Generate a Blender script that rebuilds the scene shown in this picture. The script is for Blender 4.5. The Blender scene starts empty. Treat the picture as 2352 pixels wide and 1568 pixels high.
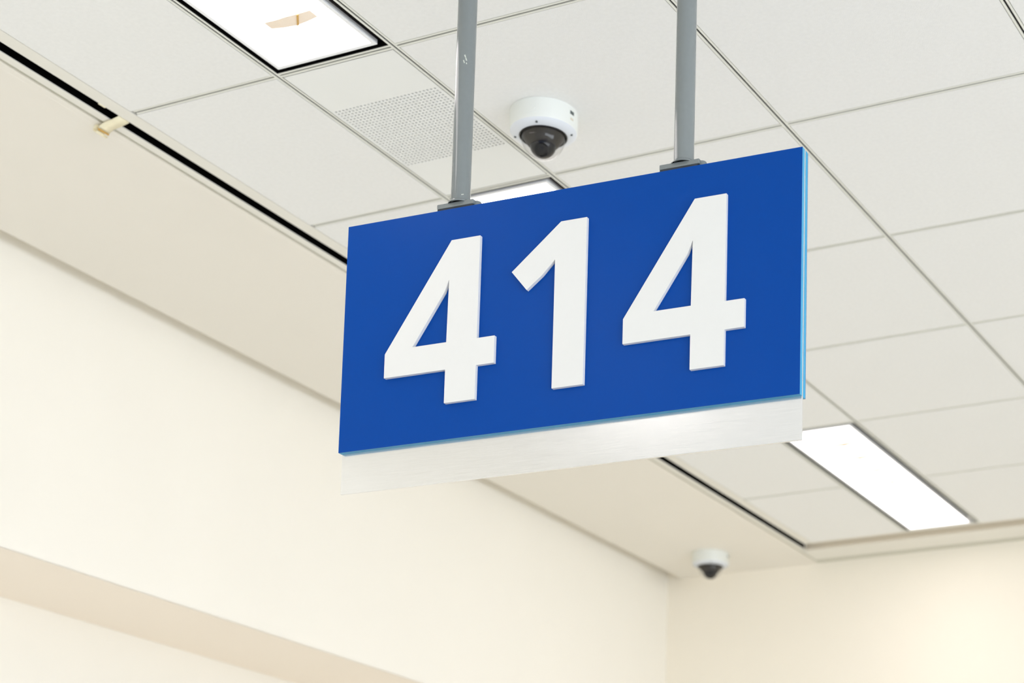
import bpy, bmesh, math, random
from mathutils import Vector, Matrix

# ------------------------------------------------------------------ camera, world, exposure
SC = bpy.context.scene
COL = SC.collection
EYE = 1.55                                   # camera height above the floor
YAW, PIT, ROL = 0.4155142, 0.1369403, -0.0083959
F_PX, PPX, PPY = 4346.84, 741.643, 1100.029  # focal length and principal-point offset, in 2352-px frame

def build_camera():
    cam = bpy.data.cameras.new('camera')
    o = bpy.data.objects.new('camera', cam)
    COL.objects.link(o)
    R = Matrix.Rotation(YAW, 3, 'Z') @ Matrix.Rotation(PIT, 3, 'X') @ Matrix.Rotation(ROL, 3, 'Y')
    right, fwd, up = R @ Vector((1, 0, 0)), R @ Vector((0, 1, 0)), R @ Vector((0, 0, 1))
    m = Matrix((right, up, -fwd)).transposed().to_4x4()
    m.translation = (0, 0, EYE)
    o.matrix_world = m
    cam.sensor_width = 36
    cam.lens = 36 * F_PX / 2352
    cam.shift_x = -PPX / 2352
    cam.shift_y = PPY / 2352
    cam.clip_start = 0.05
    cam.dof.use_dof = True
    cam.dof.focus_distance = 3.36
    cam.dof.aperture_fstop = 4.5
    SC.camera = o
build_camera()

LAMP_W = 1.3           # watts of each lamp behind a fixture's lens
LAMP_COL = (1.0, 0.86, 0.83)
LENS_GLOW = 5.5
DAY_W = 95.0           # watts of daylight per window in the right-hand wall
DAY_COL = (0.91, 0.97, 1.07)
EXPOSURE = 0.09
w = bpy.data.worlds.new('world'); SC.world = w; w.use_nodes = True
w.node_tree.nodes['Background'].inputs[0].default_value = (1, 1, 1, 1)
w.node_tree.nodes['Background'].inputs[1].default_value = 0.0
SC.view_settings.view_transform = 'Standard'
SC.view_settings.look = 'None'
SC.view_settings.exposure = EXPOSURE
SC.view_settings.gamma = 1
SC.view_settings.use_curve_mapping = False
# daylight through the windows of the right-hand wall (the wall and frames are built below)
WIN_X, WIN_Z0, WIN_Z1 = 5.98, 0.9, 3.3
WINDOWS = ((-5.9, -3.9), (-3.5, -1.5), (-1.1, 0.9), (1.3, 3.3))
for wy0, wy1 in WINDOWS:
    ld = bpy.data.lights.new('daylight', 'AREA'); ld.shape = 'RECTANGLE'
    ld.size, ld.size_y, ld.energy, ld.color = wy1 - wy0, WIN_Z1 - WIN_Z0, DAY_W, DAY_COL
    lo = bpy.data.objects.new('daylight', ld); COL.objects.link(lo)
    lo.location = (WIN_X - 0.03, (wy0 + wy1) / 2, (WIN_Z0 + WIN_Z1) / 2)
    lo.rotation_euler = (math.pi / 2, 0, math.pi / 2)
cy = SC.cycles
cy.use_denoising = True
cy.max_bounces = 12; cy.diffuse_bounces = 8; cy.glossy_bounces = 4; cy.transmission_bounces = 8
cy.caustics_reflective = False; cy.caustics_refractive = False
cy.sample_clamp_indirect = 8

# ------------------------------------------------------------------ measures (metres, floor at 0)
U = 0.61
H = EYE + 2.1220                 # ceiling face
X1 = -2.6398                     # grid line left of the lights
X2 = X1 + U / 2                  # grid line right of the lights
Y0 = 2.9889                      # first cross line in view
YFAR = 6.93                      # far wall
XWALL = -3.85                    # upper left wall
XLOW = -4.255                    # lower left wall, behind the overhang
ZBAND = EYE + 1.3343
ROOM_R, ROOM_B = 6.0, -6.5
GRID_R = X2 + 7 * U
GRID_N = Y0 - 4 * U
GRID_F = Y0 + 6 * U              # = 6.649
FLANGE_X = -3.042

# ------------------------------------------------------------------ helpers
def lin(c):
    return tuple(((v / 255) / 12.92 if v / 255 <= 0.04045 else ((v / 255 + 0.055) / 1.055) ** 2.4) for v in c) + (1,)

def mat(name, col, rough=0.6, metal=0.0, noise=0.0, nscale=60, bump=0.0, bscale=300, spec=0.5, coat=0.0):
    m = bpy.data.materials.new(name); m.use_nodes = True
    nt = m.node_tree; b = nt.nodes['Principled BSDF']
    b.inputs['Base Color'].default_value = col if len(col) == 4 else tuple(col) + (1,)
    b.inputs['Roughness'].default_value = rough
    b.inputs['Metallic'].default_value = metal
    b.inputs['Specular IOR Level'].default_value = spec
    b.inputs['Coat Weight'].default_value = coat
    tc = nt.nodes.new('ShaderNodeTexCoord')
    if noise:
        n = nt.nodes.new('ShaderNodeTexNoise'); n.inputs['Scale'].default_value = nscale
        n.inputs['Detail'].default_value = 5
        nt.links.new(tc.outputs['Object'], n.inputs['Vector'])
        r = nt.nodes.new('ShaderNodeMapRange')
        r.inputs['From Min'].default_value = 0.3; r.inputs['From Max'].default_value = 0.7
        r.inputs['To Min'].default_value = 1 - noise; r.inputs['To Max'].default_value = 1 + noise
        nt.links.new(n.outputs['Fac'], r.inputs['Value'])
        mx = nt.nodes.new('ShaderNodeVectorMath'); mx.operation = 'SCALE'
        mx.inputs[0].default_value = tuple(b.inputs['Base Color'].default_value)[:3]
        nt.links.new(r.outputs['Result'], mx.inputs['Scale'])
        nt.links.new(mx.outputs['Vector'], b.inputs['Base Color'])
    if bump:
        n2 = nt.nodes.new('ShaderNodeTexNoise'); n2.inputs['Scale'].default_value = bscale
        n2.inputs['Detail'].default_value = 4
        nt.links.new(tc.outputs['Object'], n2.inputs['Vector'])
        bp = nt.nodes.new('ShaderNodeBump'); bp.inputs['Strength'].default_value = bump
        bp.inputs['Distance'].default_value = 0.002
        nt.links.new(n2.outputs['Fac'], bp.inputs['Height'])
        nt.links.new(bp.outputs['Normal'], b.inputs['Normal'])
    return m

def emat(name, col, strength):
    m = bpy.data.materials.new(name); m.use_nodes = True
    nt = m.node_tree; nt.nodes.clear()
    e = nt.nodes.new('ShaderNodeEmission'); e.inputs[0].default_value = tuple(col) + (1,); e.inputs[1].default_value = strength
    o = nt.nodes.new('ShaderNodeOutputMaterial'); nt.links.new(e.outputs[0], o.inputs[0])
    return m

def box(bm, x0, x1, y0, y1, z0, z1):
    v = [bm.verts.new(p) for p in ((x0, y0, z0), (x1, y0, z0), (x1, y1, z0), (x0, y1, z0),
                                   (x0, y0, z1), (x1, y0, z1), (x1, y1, z1), (x0, y1, z1))]
    for f in ((0, 3, 2, 1), (4, 5, 6, 7), (0, 1, 5, 4), (1, 2, 6, 5), (2, 3, 7, 6), (3, 0, 4, 7)):
        bm.faces.new([v[i] for i in f])

def lathe(bm, prof, n=64, c=(0, 0, 0)):
    rings = []
    for r, z in prof:
        if r < 1e-6:
            rings.append([bm.verts.new((c[0], c[1], c[2] + z))])
        else:
            rings.append([bm.verts.new((c[0] + r * math.cos(2 * math.pi * i / n), c[1] + r * math.sin(2 * math.pi * i / n), c[2] + z)) for i in range(n)])
    for a, b in zip(rings, rings[1:]):
        for i in range(n):
            j = (i + 1) % n
            if len(a) == 1 and len(b) == 1: continue
            if len(a) == 1: bm.faces.new((a[0], b[j], b[i]))
            elif len(b) == 1: bm.faces.new((a[i], a[j], b[0]))
            else: bm.faces.new((a[i], a[j], b[j], b[i]))
    return rings

def mesh(name, bm, m=None, smooth=False):
    bmesh.ops.recalc_face_normals(bm, faces=bm.faces[:])
    me = bpy.data.meshes.new(name); bm.to_mesh(me); bm.free()
    if m: me.materials.append(m)
    if smooth:
        for p in me.polygons: p.use_smooth = True
    return me

def link(name, me, parent=None, loc=(0, 0, 0)):
    o = bpy.data.objects.new(name, me); COL.objects.link(o)
    o.location = loc
    if parent: o.parent = parent
    return o

def obj(name, bm, m, parent=None, smooth=False, loc=(0, 0, 0)):
    return link(name, mesh(name, bm, m, smooth), parent, loc)

def bevel(o, w=0.002, seg=2, ang=40):
    md = o.modifiers.new('bevel', 'BEVEL'); md.width = w; md.segments = seg
    md.limit_method = 'ANGLE'; md.angle_limit = math.radians(ang)
    return o

def smooth_by_angle(me, ang=35):
    bm = bmesh.new(); bm.from_mesh(me)
    for f in bm.faces: f.smooth = True
    for e in bm.edges:
        if len(e.link_faces) == 2 and e.calc_face_angle(0) > math.radians(ang): e.smooth = False
    bm.to_mesh(me); bm.free()

def thing(name, label, cat, loc=(0, 0, 0), rotz=0, group=None):
    o = bpy.data.objects.new(name, None); COL.objects.link(o)
    o.location = loc; o.rotation_euler = (0, 0, rotz); o.empty_display_size = 0.1
    o['label'] = label; o['category'] = cat
    if group: o['group'] = group
    return o

def tag(o, label, cat, group=None):
    o['label'] = label; o['category'] = cat
    if group: o['group'] = group
    return o

def struct(o, label=None):
    o['kind'] = 'structure'
    if label: o['label'] = label
    return o

def sbox(name, m, *dims, parent=None, label=None):
    bm = bmesh.new(); box(bm, *dims)
    o = obj(name, bm, m, parent)
    if parent is None: struct(o, label)
    return o

# ------------------------------------------------------------------ materials
M_WALL = mat('wall_paint', (0.90, 0.868, 0.79), 0.75, noise=0.006, nscale=3, bump=0.04, bscale=500, spec=0.25)
M_FAR = mat('far_wall_lamp_tint', (0.90, 0.845, 0.735), 0.75, noise=0.006, nscale=3, bump=0.04, bscale=500, spec=0.25)  # same paint as the left wall, warm lamp light put into the colour
M_UNDER = mat('underside_bounce_tint', (0.95, 0.865, 0.755), 0.8, noise=0.006, nscale=3, spec=0.2)  # brighter and warmer than the wall: bounced light put into the colour
M_SOFFIT = mat('soffit_paint', (0.845, 0.81, 0.735), 0.8, noise=0.006, nscale=3, spec=0.2)
M_TILE = mat('tile', (0.85, 0.85, 0.83), 0.9, noise=0.018, nscale=110, bump=0.25, bscale=420, spec=0.2)
M_TEE = mat('tee_white', (0.80, 0.80, 0.73), 0.5, noise=0.004, nscale=30)
M_SLOTCROSS = mat('cross_tee_groove_shade', (0.45, 0.45, 0.42), 0.7, noise=0.02, nscale=40)  # same groove in a lighter grey, for the weaker shade seen across it
M_SLOTTEE = mat('tee_groove_shade', (0.16, 0.16, 0.155), 0.7, noise=0.02, nscale=40)  # white inside; the shade within the slot is put into this grey
M_TRIM = mat('trim_white', (0.80, 0.78, 0.71), 0.5, noise=0.005, nscale=20)
M_BEAD = mat('bead', (0.58, 0.57, 0.48), 0.6, noise=0.01, nscale=30)
M_BLACK = mat('black', (0.0025, 0.0022, 0.002), 0.9, noise=0.1, nscale=30, spec=0.05)
M_PANEL = mat('vent_white', (0.85, 0.86, 0.835), 0.55, noise=0.004, nscale=20)
M_PLENUM = mat('vent_plenum', (0.30, 0.30, 0.27), 0.8, noise=0.02, nscale=20)
M_WHITE = mat('white_paint', (0.80, 0.80, 0.80), 0.7, noise=0.006, nscale=3)
M_PANE = emat('bright_pane', (0.93, 0.98, 1.0), 1.2)
M_FLOOR = mat('floor', (0.72, 0.72, 0.715), 0.6, noise=0.02, nscale=5)
M_FRAME = mat('lens_frame', (0.90, 0.91, 0.92), 0.4, noise=0.004, nscale=20)
M_GREYSIDE = mat('fixture_side', (0.66, 0.60, 0.49), 0.6, noise=0.01, nscale=20)
M_LENS = emat('lens_glow', (1.0, 0.935, 0.915), LENS_GLOW)
M_BLUE = mat('sign_blue', (0.0008, 0.058, 0.322), 0.30, noise=0.012, nscale=900, spec=0.11)
M_CYAN = mat('sign_cyan_edge', (0.022, 0.33, 0.59), 0.4, noise=0.02, nscale=60)
M_NUM = mat('numeral_white', (0.76, 0.76, 0.74), 0.5, noise=0.004, nscale=80)
M_POLE = mat('pole_grey', (0.200, 0.222, 0.223), 0.13, noise=0.015, nscale=120, spec=0.5)
M_GASKET = mat('gasket', (0.03, 0.035, 0.045), 0.7, noise=0.02, nscale=60)
M_CAM = mat('camera_white', (0.775, 0.795, 0.755), 0.4, noise=0.004, nscale=60)
M_CAMRING = mat('camera_underside', (0.72, 0.755, 0.80), 0.4, noise=0.004, nscale=60)
M_CBLACK = mat('camera_black', (0.005, 0.005, 0.006), 0.22, noise=0.05, nscale=60, spec=0.35)
M_CDARK = mat('camera_shroud', (0.035, 0.030, 0.024), 0.5, noise=0.05, nscale=60, spec=0.25)
M_SCREW = mat('screw', (0.12, 0.14, 0.14), 0.4, metal=0.6, noise=0.05, nscale=200)
M_TAPE = mat('tape', (0.90, 0.83, 0.60), 0.5, noise=0.03, nscale=90)
M_AMBER = mat('tape_fold', (0.62, 0.36, 0.08), 0.5, noise=0.03, nscale=90)
M_CHIP = mat('chipped_paint', (0.55, 0.58, 0.52), 0.6, noise=0.05, nscale=300)

def baffle_material():
    m = bpy.data.materials.new('baffle'); m.use_nodes = True
    nt = m.node_tree; nt.nodes.clear()
    d = nt.nodes.new('ShaderNodeBsdfDiffuse'); d.inputs[0].default_value = (0.93, 0.84, 0.72, 1)
    t = nt.nodes.new('ShaderNodeBsdfTranslucent'); t.inputs[0].default_value = (1.0, 0.88, 0.75, 1)
    n = nt.nodes.new('ShaderNodeTexNoise'); n.inputs['Scale'].default_value = 15
    mx = nt.nodes.new('ShaderNodeMixShader'); mx.inputs[0].default_value = 0.07
    o = nt.nodes.new('ShaderNodeOutputMaterial')
    nt.links.new(d.outputs[0], mx.inputs[1]); nt.links.new(t.outputs[0], mx.inputs[2]); nt.links.new(mx.outputs[0], o.inputs[0])
    return m
M_BAFFLE = baffle_material()

def brushed():
    m = mat('brushed_aluminium', (0.86, 0.86, 0.85), 0.36, metal=0.85)
    nt = m.node_tree; b = nt.nodes['Principled BSDF']
    b.inputs['Anisotropic'].default_value = 0.0
    tc = nt.nodes['Texture Coordinate']
    mp = nt.nodes.new('ShaderNodeMapping'); mp.inputs['Scale'].default_value = (14, 20, 1500)
    n = nt.nodes.new('ShaderNodeTexNoise'); n.inputs['Scale'].default_value = 1.6; n.inputs['Detail'].default_value = 6
    nt.links.new(tc.outputs['Object'], mp.inputs['Vector']); nt.links.new(mp.outputs['Vector'], n.inputs['Vector'])
    r = nt.nodes.new('ShaderNodeMapRange'); r.inputs['To Min'].default_value = 0.08; r.inputs['To Max'].default_value = 0.30
    nt.links.new(n.outputs['Fac'], r.inputs['Value']); nt.links.new(r.outputs['Result'], b.inputs['Roughness'])
    r2 = nt.nodes.new('ShaderNodeMapRange'); r2.inputs['From Min'].default_value = 0.3; r2.inputs['From Max'].default_value = 0.7
    r2.inputs['To Min'].default_value = 0.83; r2.inputs['To Max'].default_value = 0.91
    nt.links.new(n.outputs['Fac'], r2.inputs['Value'])
    cc = nt.nodes.new('ShaderNodeCombineColor')
    for i in range(3): nt.links.new(r2.outputs['Result'], cc.inputs[i])
    nt.links.new(cc.outputs['Color'], b.inputs['Base Color'])
    bp = nt.nodes.new('ShaderNodeBump'); bp.inputs['Strength'].default_value = 0.03; bp.inputs['Distance'].default_value = 0.001
    nt.links.new(n.outputs['Fac'], bp.inputs['Height']); nt.links.new(bp.outputs['Normal'], b.inputs['Normal'])
    return m
M_ALU = brushed()

def glass_dome():
    m = bpy.data.materials.new('dome_clear'); m.use_nodes = True
    nt = m.node_tree; nt.nodes.clear()
    t = nt.nodes.new('ShaderNodeBsdfTransparent'); t.inputs[0].default_value = (0.93, 0.93, 0.93, 1)
    g = nt.nodes.new('ShaderNodeBsdfGlossy'); g.inputs['Roughness'].default_value = 0.02
    lw = nt.nodes.new('ShaderNodeLayerWeight'); lw.inputs['Blend'].default_value = 0.5
    pw = nt.nodes.new('ShaderNodeMath'); pw.operation = 'POWER'; pw.inputs[1].default_value = 4
    nt.links.new(lw.outputs['Facing'], pw.inputs[0])
    f = nt.nodes.new('ShaderNodeMath'); f.operation = 'MULTIPLY_ADD'; f.inputs[1].default_value = 0.6; f.inputs[2].default_value = 0.03
    nt.links.new(pw.outputs[0], f.inputs[0])
    mx = nt.nodes.new('ShaderNodeMixShader'); o = nt.nodes.new('ShaderNodeOutputMaterial')
    nt.links.new(f.outputs[0], mx.inputs[0]); nt.links.new(t.outputs[0], mx.inputs[1]); nt.links.new(g.outputs[0], mx.inputs[2])
    nt.links.new(mx.outputs[0], o.inputs[0])
    return m
M_DOME = glass_dome()

# ------------------------------------------------------------------ room shell
sbox('floor', M_FLOOR, XLOW - 0.2, ROOM_R + 0.2, ROOM_B - 0.2, YFAR + 0.2, -0.2, 0)
# upper left wall: an overhanging bulkhead; its underside is the band at the lower left
wl = sbox('wall_left', M_WALL, XLOW - 0.2, XWALL, ROOM_B, YFAR, ZBAND, H + 0.30, label='cream upper left wall overhanging the wall below')
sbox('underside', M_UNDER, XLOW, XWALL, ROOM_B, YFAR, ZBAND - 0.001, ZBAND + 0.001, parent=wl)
sbox('wall_left_lower', M_WALL, XLOW - 0.2, XLOW, ROOM_B, YFAR, 0, ZBAND, label='cream lower left wall set back below the overhang')
sbox('wall_far', M_FAR, XLOW - 0.2, ROOM_R + 0.2, YFAR, YFAR + 0.2, 0, H + 0.30)
sbox('wall_right', M_WHITE, ROOM_R, ROOM_R + 0.2, ROOM_B, YFAR, 0, H + 0.30)
sbox('wall_back', M_WHITE, XLOW - 0.2, ROOM_R + 0.2, ROOM_B - 0.2, ROOM_B, 0, H + 0.30)

for n_, (wy0, wy1) in enumerate(WINDOWS, 1):
    b = bmesh.new()
    for dims in ((wy0 - .06, wy0, WIN_Z0 - .06, WIN_Z1 + .06), (wy1, wy1 + .06, WIN_Z0 - .06, WIN_Z1 + .06),
                 (wy0, wy1, WIN_Z0 - .06, WIN_Z0), (wy0, wy1, WIN_Z1, WIN_Z1 + .06)):
        box(b, WIN_X - 0.05, ROOM_R, *dims)
    fr = obj('window_%d' % n_, b, M_WHITE); struct(fr, 'window in the wall on the right, outside the picture')
    b = bmesh.new(); box(b, WIN_X - 0.005, WIN_X, wy0, wy1, WIN_Z0, WIN_Z1); obj('pane', b, M_PANE, fr)

# ------------------------------------------------------------------ ceiling: slab above, with tiles, tees and trims below it
ceiling = sbox('ceiling', M_BLACK, XLOW - 0.2, ROOM_R + 0.2, ROOM_B - 0.2, YFAR + 0.2, H + 0.30, H + 0.40,
               label='suspended ceiling of white tiles in a slotted white grid')
bm = bmesh.new()                                            # plain ceiling outside the part in view
box(bm, GRID_R, ROOM_R, ROOM_B, YFAR - 0.195, H, H + 0.02)
box(bm, FLANGE_X, GRID_R, ROOM_B, GRID_N, H, H + 0.02)
obj('ceiling_panel', bm, M_TILE, ceiling)

TW = 0.0072                                                 # half width of a tee
def tee(name, along, pos, a0, a1):
    """slotted tee: two flanges with a groove between them, its shade put into the colour"""
    for nm, prof, m in ((name, None, M_TEE), ('groove', None, M_SLOTTEE)):
        b = bmesh.new()
        if m is M_TEE:
            parts = ((-TW, -0.0025, 0.0, 0.0022), (0.0025, TW, 0.0, 0.0022), (-TW, -TW + 0.001, 0.0022, 0.012), (TW - 0.001, TW, 0.0022, 0.012))
        else:
            parts = ((-0.0062, -0.0050, 0.0022, 0.012), (0.0050, 0.0062, 0.0022, 0.012), (-0.0062, 0.0062, 0.011, 0.0125))
        for u0, u1, z0, z1 in parts:
            if along == 'y': box(b, pos + u0, pos + u1, a0, a1, H + z0, H + z1)
            else: box(b, a0, a1, pos + u0, pos + u1, H + z0, H + z1)
        if m is M_TEE: root = obj(nm, b, m, ceiling)
        else: obj(nm, b, m if along == 'y' else M_SLOTCROSS, root)

xs = [X1, X2] + [X2 + U * k for k in range(1, 8)]
ys = [Y0 + U * k for k in range(-4, 7)]
for x in xs: tee('main_tee', 'y', x, GRID_N, GRID_F)
edges = [FLANGE_X] + xs
random.seed(4)
for x0, x1 in zip(edges, edges[1:]):
    for y in ys[:-1]:
        # no cross tee through the middle of a two-foot-long... fixtures are four feet long
        k = round((y - Y0) / U)
        light_col = abs(x0 - X1) < 0.01
        if light_col and k % 3 == 2: continue
        tee('cross_tee', 'x', y, x0 + TW + (0 if x0 == FLANGE_X else 0), x1 - TW)

tile_mesh = {}
def tile(x0, x1, y0, y1):
    key = (round(x1 - x0, 3), round(y1 - y0, 3))
    g = TW + 0.0017
    if key not in tile_mesh:
        b = bmesh.new()
        hx, hy = key[0] / 2 - g, key[1] / 2 - g
        box(b, -hx, hx, -hy, hy, 0, 0.016)
        tile_mesh[key] = mesh('ceiling_tile', b, M_TILE)
    o = link('ceiling_tile', tile_mesh[key], ceiling, ((x0 + x1) / 2, (y0 + y1) / 2, H + random.uniform(-0.0006, 0.0004)))
    return o
for x0, x1 in zip(edges, edges[1:]):
    for y in ys[:-1]:
        k = round((y - Y0) / U)
        if abs(x0 - X1) < 0.01 and k % 3 != 0 : continue      # lights
        if abs(x0 - X1) < 0.01 and k % 3 == 0 and k == 0: continue  # the perforated panel
        tile(x0 if x0 != FLANGE_X else x0 - TW, x1, y, y + U)

# perimeter trims: black slot along the left, white trim round the far edge
trim = sbox('trim_1', M_TRIM, -3.077, FLANGE_X, ROOM_B, GRID_F, H - 0.001, H + 0.03, label='white flange beside the black ceiling slot')
sbox('trim_2', M_TRIM, -3.129, -3.108, ROOM_B, YFAR - 0.19, H - 0.001, H + 0.03, label='thin white outer flange of the black ceiling slot')
sbox('trim_3', M_BEAD, -3.142, -3.129, ROOM_B, YFAR - 0.05, H + 0.004, H + 0.03, label='thin grey bead between slot flange and soffit')
b = bmesh.new()
box(b, -3.110, -3.1075, ROOM_B, GRID_F + 0.07, H + 0.001, H + 0.16)
box(b, -3.0775, -3.075, ROOM_B, GRID_F, H + 0.001, H + 0.16)
box(b, -3.110, -3.075, ROOM_B, GRID_F + 0.07, H + 0.16, H + 0.165)
slot = tag(obj('slot_diffuser', b, M_BLACK), 'long black linear air slot in the ceiling along the left soffit', 'air vent')
# far edge
sbox('trim_4', M_TRIM, FLANGE_X, ROOM_R, GRID_F - 0.012, GRID_F + 0.004, H - 0.0005, H + 0.03, label='thin white edge of the tile field at the far end')
b = bmesh.new()
box(b, -3.107, ROOM_R, GRID_F + 0.004, YFAR - 0.20, H + 0.028, H + 0.035)
box(b, -3.107, ROOM_R, YFAR - 0.20, YFAR - 0.195, H, H + 0.035)
struct(obj('trim_5', b, M_GREYSIDE), 'recessed tan joint at the far end of the tiles')
sbox('trim_6', M_TRIM, -3.129, ROOM_R, YFAR - 0.195, YFAR - 0.052, H - 0.001, H + 0.03, label='white flat trim along the far wall')
sbox('trim_7', M_BEAD, -3.142, ROOM_R, YFAR - 0.052, YFAR, H + 0.002, H + 0.03, label='greenish grey bead at the top of the far wall')
# soffit with a shadow gap along the left wall
sbox('ceiling_soffit', M_SOFFIT, -3.785, -3.142, ROOM_B, YFAR, H, H + 0.08, label='plain tan soffit between the black slot and left wall')
sbox('trim_8', M_WALL, XWALL, -3.785, ROOM_B, YFAR, H + 0.075, H + 0.085, label='shaded joint between soffit and left wall')
sbox('trim_9', M_SOFFIT, -3.168, -3.160, ROOM_B, YFAR - 0.06, H - 0.0004, H + 0.001, label='faint plaster bead on the soffit')

# ------------------------------------------------------------------ ceiling lights
L_LEN, L_W = 2 * U, U / 2
def light_meshes():
    d = {}
    hx, hy = L_W / 2 - TW - 0.001, L_LEN / 2 - TW - 0.001
    b = bmesh.new()                                          # tray
    for dims in ((-hx, -hx + .003, -hy, hy, 0.0005, .09), (hx - .003, hx, -hy, hy, 0.0005, .09),
                 (-hx, hx, -hy, -hy + .003, 0.0005, .09), (-hx, hx, hy - .003, hy, 0.0005, .09), (-hx, hx, -hy, hy, .09, .093)):
        box(b, *dims)
    d['housing'] = mesh('housing', b, M_BLACK)
    # lens frame, sitting a little to the left in the opening
    fx0, fx1, fy0, fy1 = -0.1315, 0.1255, -hy + 0.013, hy - 0.012
    fw = 0.009
    b = bmesh.new()
    for dims in ((fx0, fx0 + fw, fy0, fy1), (fx1 - fw, fx1, fy0, fy1), (fx0 + fw, fx1 - fw, fy0, fy0 + fw), (fx0 + fw, fx1 - fw, fy1 - fw, fy1)):
        box(b, *dims, 0.0, 0.010)
    d['lens_frame'] = mesh('lens_frame', b, M_FRAME)
    b = bmesh.new()
    box(b, fx0 + fw, fx1 - fw, fy0 + fw, fy1 - fw, 0.004, 0.009)
    d['lens'] = mesh('lens', b, M_LENS)
    b = bmesh.new()                                          # cross baffle: shallow bent blade
    pts = [(-0.062, 0.0035), (-0.03, 0.0005), (0.0, 0.0), (0.028, 0.001), (0.055, 0.0035)]
    vs = []
    for x, z in pts:
        vs.append([b.verts.new((x, s * (0.017 - abs(x) * 0.08), zz)) for s, zz in ((-1, z), (1, z), (1, z + .0006), (-1, z + .0006))])
    for a, c in zip(vs, vs[1:]):
        for i in range(4): b.faces.new((a[i], a[(i + 1) % 4], c[(i + 1) % 4], c[i]))
    b.faces.new(vs[0]); b.faces.new(vs[-1][::-1])
    d['baffle'] = mesh('baffle', b, M_BAFFLE)
    b = bmesh.new()
    v = [b.verts.new(p) for p in ((0.024, -0.015, -.0012), (0.029, -0.015, -.0012), (0.004, 0.017, -.0012), (-0.001, 0.017, -.0012),
                                  (0.024, -0.015, .0008), (0.029, -0.015, .0008), (0.004, 0.017, .0008), (-0.001, 0.017, .0008))]
    for f in ((0, 3, 2, 1), (4, 5, 6, 7), (0, 1, 5, 4), (1, 2, 6, 5), (2, 3, 7, 6), (3, 0, 4, 7)): b.faces.new([v[i] for i in f])
    d['clip'] = mesh('clip', b, M_AMBER)
    return d
LM = light_meshes()
def ceiling_light(xc, yc, label, group=None, detail=True):
    t = thing('ceiling_light', label, 'light', (xc, yc, H), 0, group)
    for k in ('housing', 'lens_frame', 'lens'): link(k, LM[k], t)
    if detail:
        for k in range(7):
            p = link('baffle', LM['baffle'], t, (0.02, 0.45 - 0.145 * k, -0.0005))
            link('clip', LM['clip'], p)
    ld = bpy.data.lights.new('lamp', 'AREA'); ld.shape = 'RECTANGLE'; ld.size = 0.235; ld.size_y = 1.16
    ld.energy = LAMP_W; ld.color = LAMP_COL; ld.spread = math.radians(112)
    lo = bpy.data.objects.new('lamp', ld); COL.objects.link(lo); lo.parent = t; lo.location = (0, 0, -0.006)
    return t
XC = (X1 + X2) / 2
ceiling_light(XC, Y0 - U, 'bright ceiling light cut by the top edge, above the perforated panel', 'ceiling lights')
ceiling_light(XC, Y0 + 2 * U, 'ceiling light mostly hidden behind the blue sign, between its poles', 'ceiling lights')
ceiling_light(XC, Y0 + 5 * U, 'bright ceiling light at lower right, ending at the far wall', 'ceiling lights')
OUT = 'recessed ceiling light outside the picture, over the rest of the hall'
for yc in (-4 * U, -7 * U, -10 * U):
    ceiling_light(XC, Y0 + yc, OUT, 'ceiling lights out of view', False)
for xc in (XC + 5 * U * 0.98, XC + 10 * U):
    for k in (5, 2, -1, -4, -7, -10):
        ceiling_light(xc, Y0 + k * U, OUT, 'ceiling lights out of view', False)

# ------------------------------------------------------------------ perforated panel
def vent():
    t = thing('perforated_vent', 'white ceiling panel with a square field of small round holes, left of the pole', 'air vent', (XC, Y0 + U / 2, H))
    hx, hy = U / 4 - TW - 0.0015, U / 2 - TW - 0.0015
    N, P, R = 28, 0.2640 / 27, 0.0031
    cx, cyy = -0.0005, 3.2935 - (Y0 + U / 2)
    x0, y0 = cx - N * P / 2, cyy - N * P / 2
    b = bmesh.new()
    # perforated field
    grid = [[b.verts.new((x0 + i * P, y0 + j * P, 0)) for j in range(N + 1)] for i in range(N + 1)]
    for i in range(N):
        for j in range(N):
            c = (x0 + (i + .5) * P, y0 + (j + .5) * P)
            h = [b.verts.new((c[0] + R * math.cos(a), c[1] + R * math.sin(a), 0)) for a in [math.radians(225 + 45 * q) for q in range(8)]]
            h2 = [b.verts.new((v.co.x, v.co.y, 0.003)) for v in h]
            q = [grid[i][j], grid[i + 1][j], grid[i + 1][j + 1], grid[i][j + 1]]
            for k in range(4):
                b.faces.new((q[k], q[(k + 1) % 4], h[(2 * k + 2) % 8], h[2 * k + 1], h[2 * k]))
            for k in range(8):
                b.faces.new((h[k], h[(k + 1) % 8], h2[(k + 1) % 8], h2[k]))
    x1, y1 = x0 + N * P, y0 + N * P
    def quad(a0, a1, c0, c1): b.faces.new([b.verts.new(p) for p in ((a0, c0, 0), (a1, c0, 0), (a1, c1, 0), (a0, c1, 0))])
    quad(-hx, hx, -hy, y0); quad(-hx, hx, y1, hy); quad(-hx, x0, y0, y1); quad(x1, hx, y0, y1)
    # raised rim round the panel
    for dims in ((-hx, -hx + .001, -hy, hy), (hx - .001, hx, -hy, hy), (-hx, hx, -hy, -hy + .001), (-hx, hx, hy - .001, hy)):
        box(b, *dims, 0.0, 0.012)
    obj('perforated_panel', b, M_PANEL, t)
    b = bmesh.new(); box(b, -hx + .002, hx - .002, -hy + .002, hy - .002, 0.007, 0.010)
    obj('backing', b, M_PLENUM, t)
vent()

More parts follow.
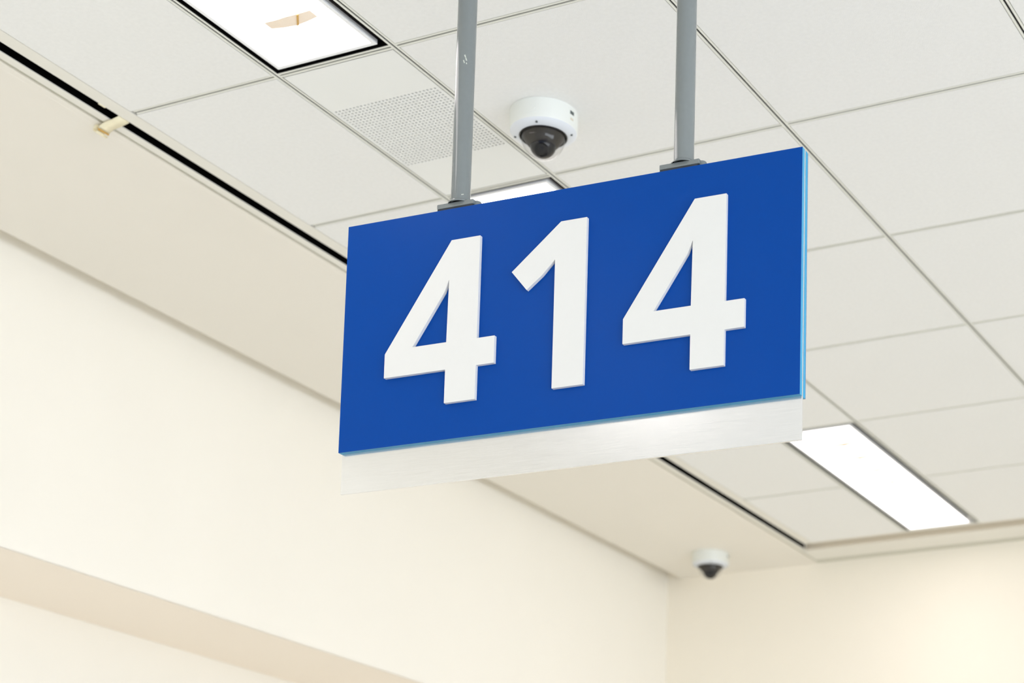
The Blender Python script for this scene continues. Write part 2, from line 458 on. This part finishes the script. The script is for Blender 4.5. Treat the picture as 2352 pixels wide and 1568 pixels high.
# ------------------------------------------------------------------ dome cameras
def make_camera(loc, rotz, label):
    t = thing('security_camera', label, 'camera', loc, rotz, 'dome cameras')
    b = bmesh.new()
    lathe(b, [(0.0, 0.0), (0.0755, 0.0), (0.0755, -0.004), (0.0752, -0.040), (0.0735, -0.0445)], 72)
    me = mesh('housing', b, M_CAM); smooth_by_angle(me); link('housing', me, t)
    b = bmesh.new()
    lathe(b, [(0.0735, -0.0445), (0.069, -0.0490), (0.056, -0.0540), (0.0535, -0.0540), (0.0535, -0.049)], 72)
    me = mesh('cover_ring', b, M_CAMRING); smooth_by_angle(me, 60); ring = link('cover_ring', me, t)
    b = bmesh.new()
    lathe(b, [(0.0535, -0.049), (0.0535, -0.0545), (0.0515, -0.0562), (0.0495, -0.0545), (0.0490, -0.050)], 72)
    me = mesh('gasket', b, M_CBLACK); smooth_by_angle(me, 60); link('gasket', me, t)
    # shroud: dark cup inside the dome
    b = bmesh.new()
    lathe(b, [(0.0, -0.050), (0.0490, -0.050), (0.0455, -0.057), (0.0400, -0.065), (0.0340, -0.073), (0.0295, -0.0770), (0.026, -0.0770)], 64)
    me = mesh('shroud', b, M_CDARK); smooth_by_angle(me, 50); link('shroud', me, t)
    # lens ball with flat lens barrel turned towards -Y
    b = bmesh.new()
    prof = [(0.0290 * math.sin(a), -0.0290 * math.cos(a)) for a in [math.pi * k / 24 for k in range(25)]]
    lathe(b, prof, 48, (0, 0, -0.0740))
    me = mesh('eyeball', b, M_CBLACK, True); eye = link('eyeball', me, t)
    b = bmesh.new()
    lathe(b, [(0.0, 0.0), (0.012, 0.0), (0.012, 0.003), (0.015, 0.003), (0.0165, -0.006), (0.0165, -0.012)], 40)
    me = mesh('lens', b, M_CBLACK); smooth_by_angle(me); ln = link('lens', me, eye)
    ln.location = (0.007, -0.0165, -0.0740 - 0.0200); ln.rotation_euler = (math.radians(140), 0, math.radians(18))
    # clear dome
    b = bmesh.new()
    n = 20; prof = [(0.0490, -0.052)]
    for k in range(1, n + 1):
        a = math.pi / 2 * k / n
        prof.append((0.0485 * math.cos(a), -0.056 - 0.0485 * math.sin(a)))
    prof[-1] = (0.0, prof[-1][1])
    lathe(b, prof, 72)
    me = mesh('dome', b, M_DOME, True); link('dome', me, t)
    # screws on the cover
    for a in (109, 199, 289, 19):
        r = math.radians(a); b = bmesh.new()
        lathe(b, [(0.0, -0.0030), (0.0026, -0.0030), (0.0026, 0.001)], 14)
        o = obj('screw', b, M_SCREW, ring); o.location = (0.0635 * math.cos(r), 0.0635 * math.sin(r), -0.0500)
    # two small slots on the right side of the housing, and the conduit cover at the front left
    for z, w_, hgt in ((-0.0155, 0.013, 0.0075), (-0.030, 0.010, 0.0045)):
        b = bmesh.new(); box(b, -0.0006, 0.0006, -w_ / 2, w_ / 2, -hgt / 2, hgt / 2)
        o = obj('side_slot', b, M_SCREW if z > -0.02 else M_GREYSIDE, t); a = math.radians(-3)
        o.location = (0.0753 * math.cos(a), 0.0753 * math.sin(a), z); o.rotation_euler = (0, 0, a)
    b = bmesh.new()
    rows = []
    W0 = 0.32
    outline = [(-W0, 0.0), (W0, 0.0), (W0, -0.024)] + [(W0 * math.cos(q), -0.024 - 0.012 * math.sin(q)) for q in [math.pi * k / 10 for k in range(1, 10)]] + [(-W0, -0.024)]
    base = math.radians(-90)
    def cyl(a, z, r): return (r * math.cos(base + a), r * math.sin(base + a), z)
    N = 12
    prev = None
    for k in range(N + 1):
        a = -W0 + 2 * W0 * k / N
        zb = -0.024 - 0.012 * math.sqrt(max(0, 1 - (a / W0) ** 2))
        cur = [b.verts.new(cyl(a, z, 0.0760)) for z in (-0.002, -0.014, zb)] + [b.verts.new(cyl(a, zb - 0.0003, 0.0748))]
        if prev:
            for i in range(3): b.faces.new((prev[i], cur[i], cur[i + 1], prev[i + 1]))
        prev = cur
    me = mesh('conduit_cover', b, M_CAM); smooth_by_angle(me, 50); link('conduit_cover', me, t)
    return t
make_camera((-2.1975, 3.348, H), 0, 'larger white dome camera on a ceiling tile between the two grey poles')
make_camera((-3.4925, 6.64, H), math.radians(10), 'smaller blurred white dome camera on the tan soffit below the sign')

# ------------------------------------------------------------------ hanging sign
SX, SY_, SZ = -2.18247, 2.6840, EYE + 1.56564
SW, SH, ST = 0.9075, 0.4355, 0.0543428
# local axes: x along the sign, -y out of the front face, z up from the sign's top edge
sign = thing('hanging_sign', 'blue hanging sign with white raised number 414 on two grey poles', 'sign', (SX, SY_, SZ), ST)
PT, AT = 0.0105, 0.0050                                        # panel and plate thickness
def panel(nm, y0, y1, front):
    b = bmesh.new(); box(b, 0, SW, y0, y1, -SH, 0)
    o = obj(nm, b, M_CYAN, sign)
    return o
fp = panel('front_panel', 0.0008, PT, True)
b = bmesh.new(); box(b, 0, SW, 0.0, 0.0008, -SH, 0); f = obj('face', b, M_BLUE, fp); f['label'] = 'deep blue front face'
bp_ = panel('back_panel', PT + AT, 2 * PT + AT - 0.0012, False)
b = bmesh.new(); box(b, 0, SW, 2 * PT + AT - 0.0012, 2 * PT + AT, -SH, 0); f = obj('face', b, M_BLUE, bp_); f['label'] = 'deep blue back face'
b = bmesh.new(); box(b, 0.0008, SW - 0.0002, PT, PT + AT, -0.5112, -0.0005)
pl = obj('backing_plate', b, M_ALU, sign); pl['label'] = 'brushed aluminium plate showing below the blue panels'
bevel(pl, 0.0006, 2)
FOUR = [(0.1325, -0.0644), (0.1920, -0.0644), (0.1920, -0.2575), (0.2285, -0.2575), (0.2285, -0.3080), (0.1920, -0.3080),
        (0.1920, -0.3707), (0.1288, -0.3707), (0.1288, -0.3080), (0.0, -0.3080), (0.0, -0.2630)]
FOUR_IN = [(0.1302, -0.1385), (0.1289, -0.2567), (0.0577, -0.2567), (0.1210, -0.1615)]
ONE = [(0.0970, -0.0641), (0.1482, -0.0641), (0.1488, -0.3705), (0.0874, -0.3705), (0.0868, -0.1331), (0.0610, -0.1590), (0.0312, -0.1818), (0.0, -0.1441)]
def numeral(x, loops, label):
    cu = bpy.data.curves.new('numeral', 'CURVE'); cu.dimensions = '2D'; cu.fill_mode = 'BOTH'; cu.extrude = 0.0035
    for lp in loops:
        s = cu.splines.new('POLY'); s.points.add(len(lp) - 1); s.use_cyclic_u = True
        for p, q in zip(s.points, lp): p.co = (q[0], q[1], 0, 1)
    tmp = bpy.data.objects.new('tmp_curve', cu); COL.objects.link(tmp)
    dg = bpy.context.evaluated_depsgraph_get()
    me = bpy.data.meshes.new_from_object(tmp.evaluated_get(dg)); me.name = 'numeral'
    bpy.data.objects.remove(tmp); bpy.data.curves.remove(cu)
    me.materials.clear(); me.materials.append(M_NUM)
    bmx = bmesh.new(); bmx.from_mesh(me)
    bmesh.ops.remove_doubles(bmx, verts=bmx.verts[:], dist=1e-5)
    bmesh.ops.recalc_face_normals(bmx, faces=bmx.faces[:])
    for fc in bmx.faces: fc.smooth = False
    bmx.to_mesh(me); bmx.free()
    o = link('numeral', me, sign, (x, -0.0037, 0)); o.rotation_euler = (math.radians(90), 0, 0)
    o['label'] = label
    return o
numeral(0.0962, [FOUR, FOUR_IN], 'raised white numeral 4, left')
numeral(0.3555, [ONE], 'raised white numeral 1, middle')
numeral(0.5794, [FOUR, FOUR_IN], 'raised white numeral 4, right')
PY = PT + AT / 2
def pole(x, r):
    b = bmesh.new()
    top = H - SZ
    lathe(b, [(r, 0.012), (r, top - 0.008)], 40, (x, PY, 0))
    me = mesh('pole', b, M_POLE, True); o = link('pole', me, sign)
    b = bmesh.new(); lathe(b, [(r + 0.0050, 0.0105), (r + 0.0050, 0.0125), (r + 0.0022, 0.0150), (r - 0.0005, 0.0180)], 40, (x, PY, 0))
    me = mesh('weld', b, M_POLE); smooth_by_angle(me); link('weld', me, o)
    b = bmesh.new(); box(b, x - 0.0405, x + 0.0355, PY - 0.014, PY + 0.014, 0.0035, 0.0120)
    fl = obj('foot_plate', b, M_POLE, o); bevel(fl, 0.001, 2)
    b = bmesh.new(); box(b, x - 0.0400, x + 0.0330, PY - 0.0125, PY + 0.0125, 0.0, 0.0035)
    obj('rubber_pad', b, M_GASKET, o)
    b = bmesh.new(); lathe(b, [(0.0, 0.0125), (0.0075, 0.0115), (0.0088, 0.009), (0.0088, 0.002)], 24, (x + 0.0345, PY + 0.001, 0))
    me = mesh('bolt', b, M_POLE); smooth_by_angle(me); link('bolt', me, o)
    b = bmesh.new(); lathe(b, [(0.0, top), (0.05, top), (0.05, top - 0.006), (0.046, top - 0.010), (r, top - 0.010)], 40, (x, PY, 0))
    me = mesh('canopy', b, M_POLE); smooth_by_angle(me); link('canopy', me, o)
    return o
p1 = pole(0.2312, 0.0176)
p2 = pole(0.6800, 0.0176)
# paint chips on the left pole
for dz, da, wd, hg in ((0.292, 0.0, 0.0022, 0.005), (0.286, 0.12, 0.0020, 0.006), (0.281, -0.10, 0.0018, 0.006), (0.278, 0.16, 0.0016, 0.003), (0.024, 0.25, 0.0045, 0.0016)):
    a = math.radians(-62) + da; r = 0.0177
    b = bmesh.new(); box(b, -0.0002, 0.0003, -wd / 2, wd / 2, -hg / 2, hg / 2)
    o = obj('paint_chip', b, M_CHIP, p1)
    o.location = (0.2312 + r * math.cos(a), PY + r * math.sin(a), dz); o.rotation_euler = (0.3, 0, a)

# ------------------------------------------------------------------ strip of yellowed tape hanging out of the slot
def tape():
    t = thing('tape_strip', 'strip of yellowed tape stuck across the black slot at upper left', 'tape', (-3.11, 3.0, H))
    b = bmesh.new()
    prof = [(0.033, 0.012), (0.030, -0.0015), (0.010, -0.0035), (-0.018, -0.0050), (-0.030, -0.0080), (-0.0335, -0.0125)]
    vs = []
    for i, (x, z) in enumerate(prof):
        dy = (0.033 - x) * 0.10
        vs.append([b.verts.new((x, dy + s * 0.0165, zz)) for s, zz in ((-1, z), (1, z), (1, z + .0008), (-1, z + .0008))])
    for a, c in zip(vs, vs[1:]):
        for i in range(4): b.faces.new((a[i], a[(i + 1) % 4], c[(i + 1) % 4], c[i]))
    b.faces.new(vs[0]); b.faces.new(vs[-1][::-1])
    obj('strip', b, M_TAPE, t, True)
    b = bmesh.new()
    n = 14; vs = []
    for i in range(n + 1):
        a = math.pi * 1.7 * i / n
        x, z = -0.0430 + 0.0080 * math.cos(a), -0.0110 + 0.0080 * math.sin(a)
        vs.append([b.verts.new((x, 0.008 + s * 0.0165, z)) for s in (-1, 1)] + [b.verts.new((x * 1.0, 0.008 + s * 0.0165, z + 0.0008)) for s in (1, -1)])
    for a, c in zip(vs, vs[1:]):
        for i in range(4): b.faces.new((a[i], a[(i + 1) % 4], c[(i + 1) % 4], c[i]))
    o = obj('curl', b, M_TAPE, t, True)
    b = bmesh.new(); box(b, -0.0365, -0.0335, -0.0075, 0.0225, -0.0150, -0.0090)
    obj('fold', b, M_AMBER, t)
tape()
b = bmesh.new(); box(b, -3.0805, -3.0768, 2.925, 2.944, H - 0.0015, H + 0.004)
sc = tag(obj('tape_scrap', b, M_TAPE), 'tiny yellow scrap of tape on the slot edge, left of the strip', 'tape')
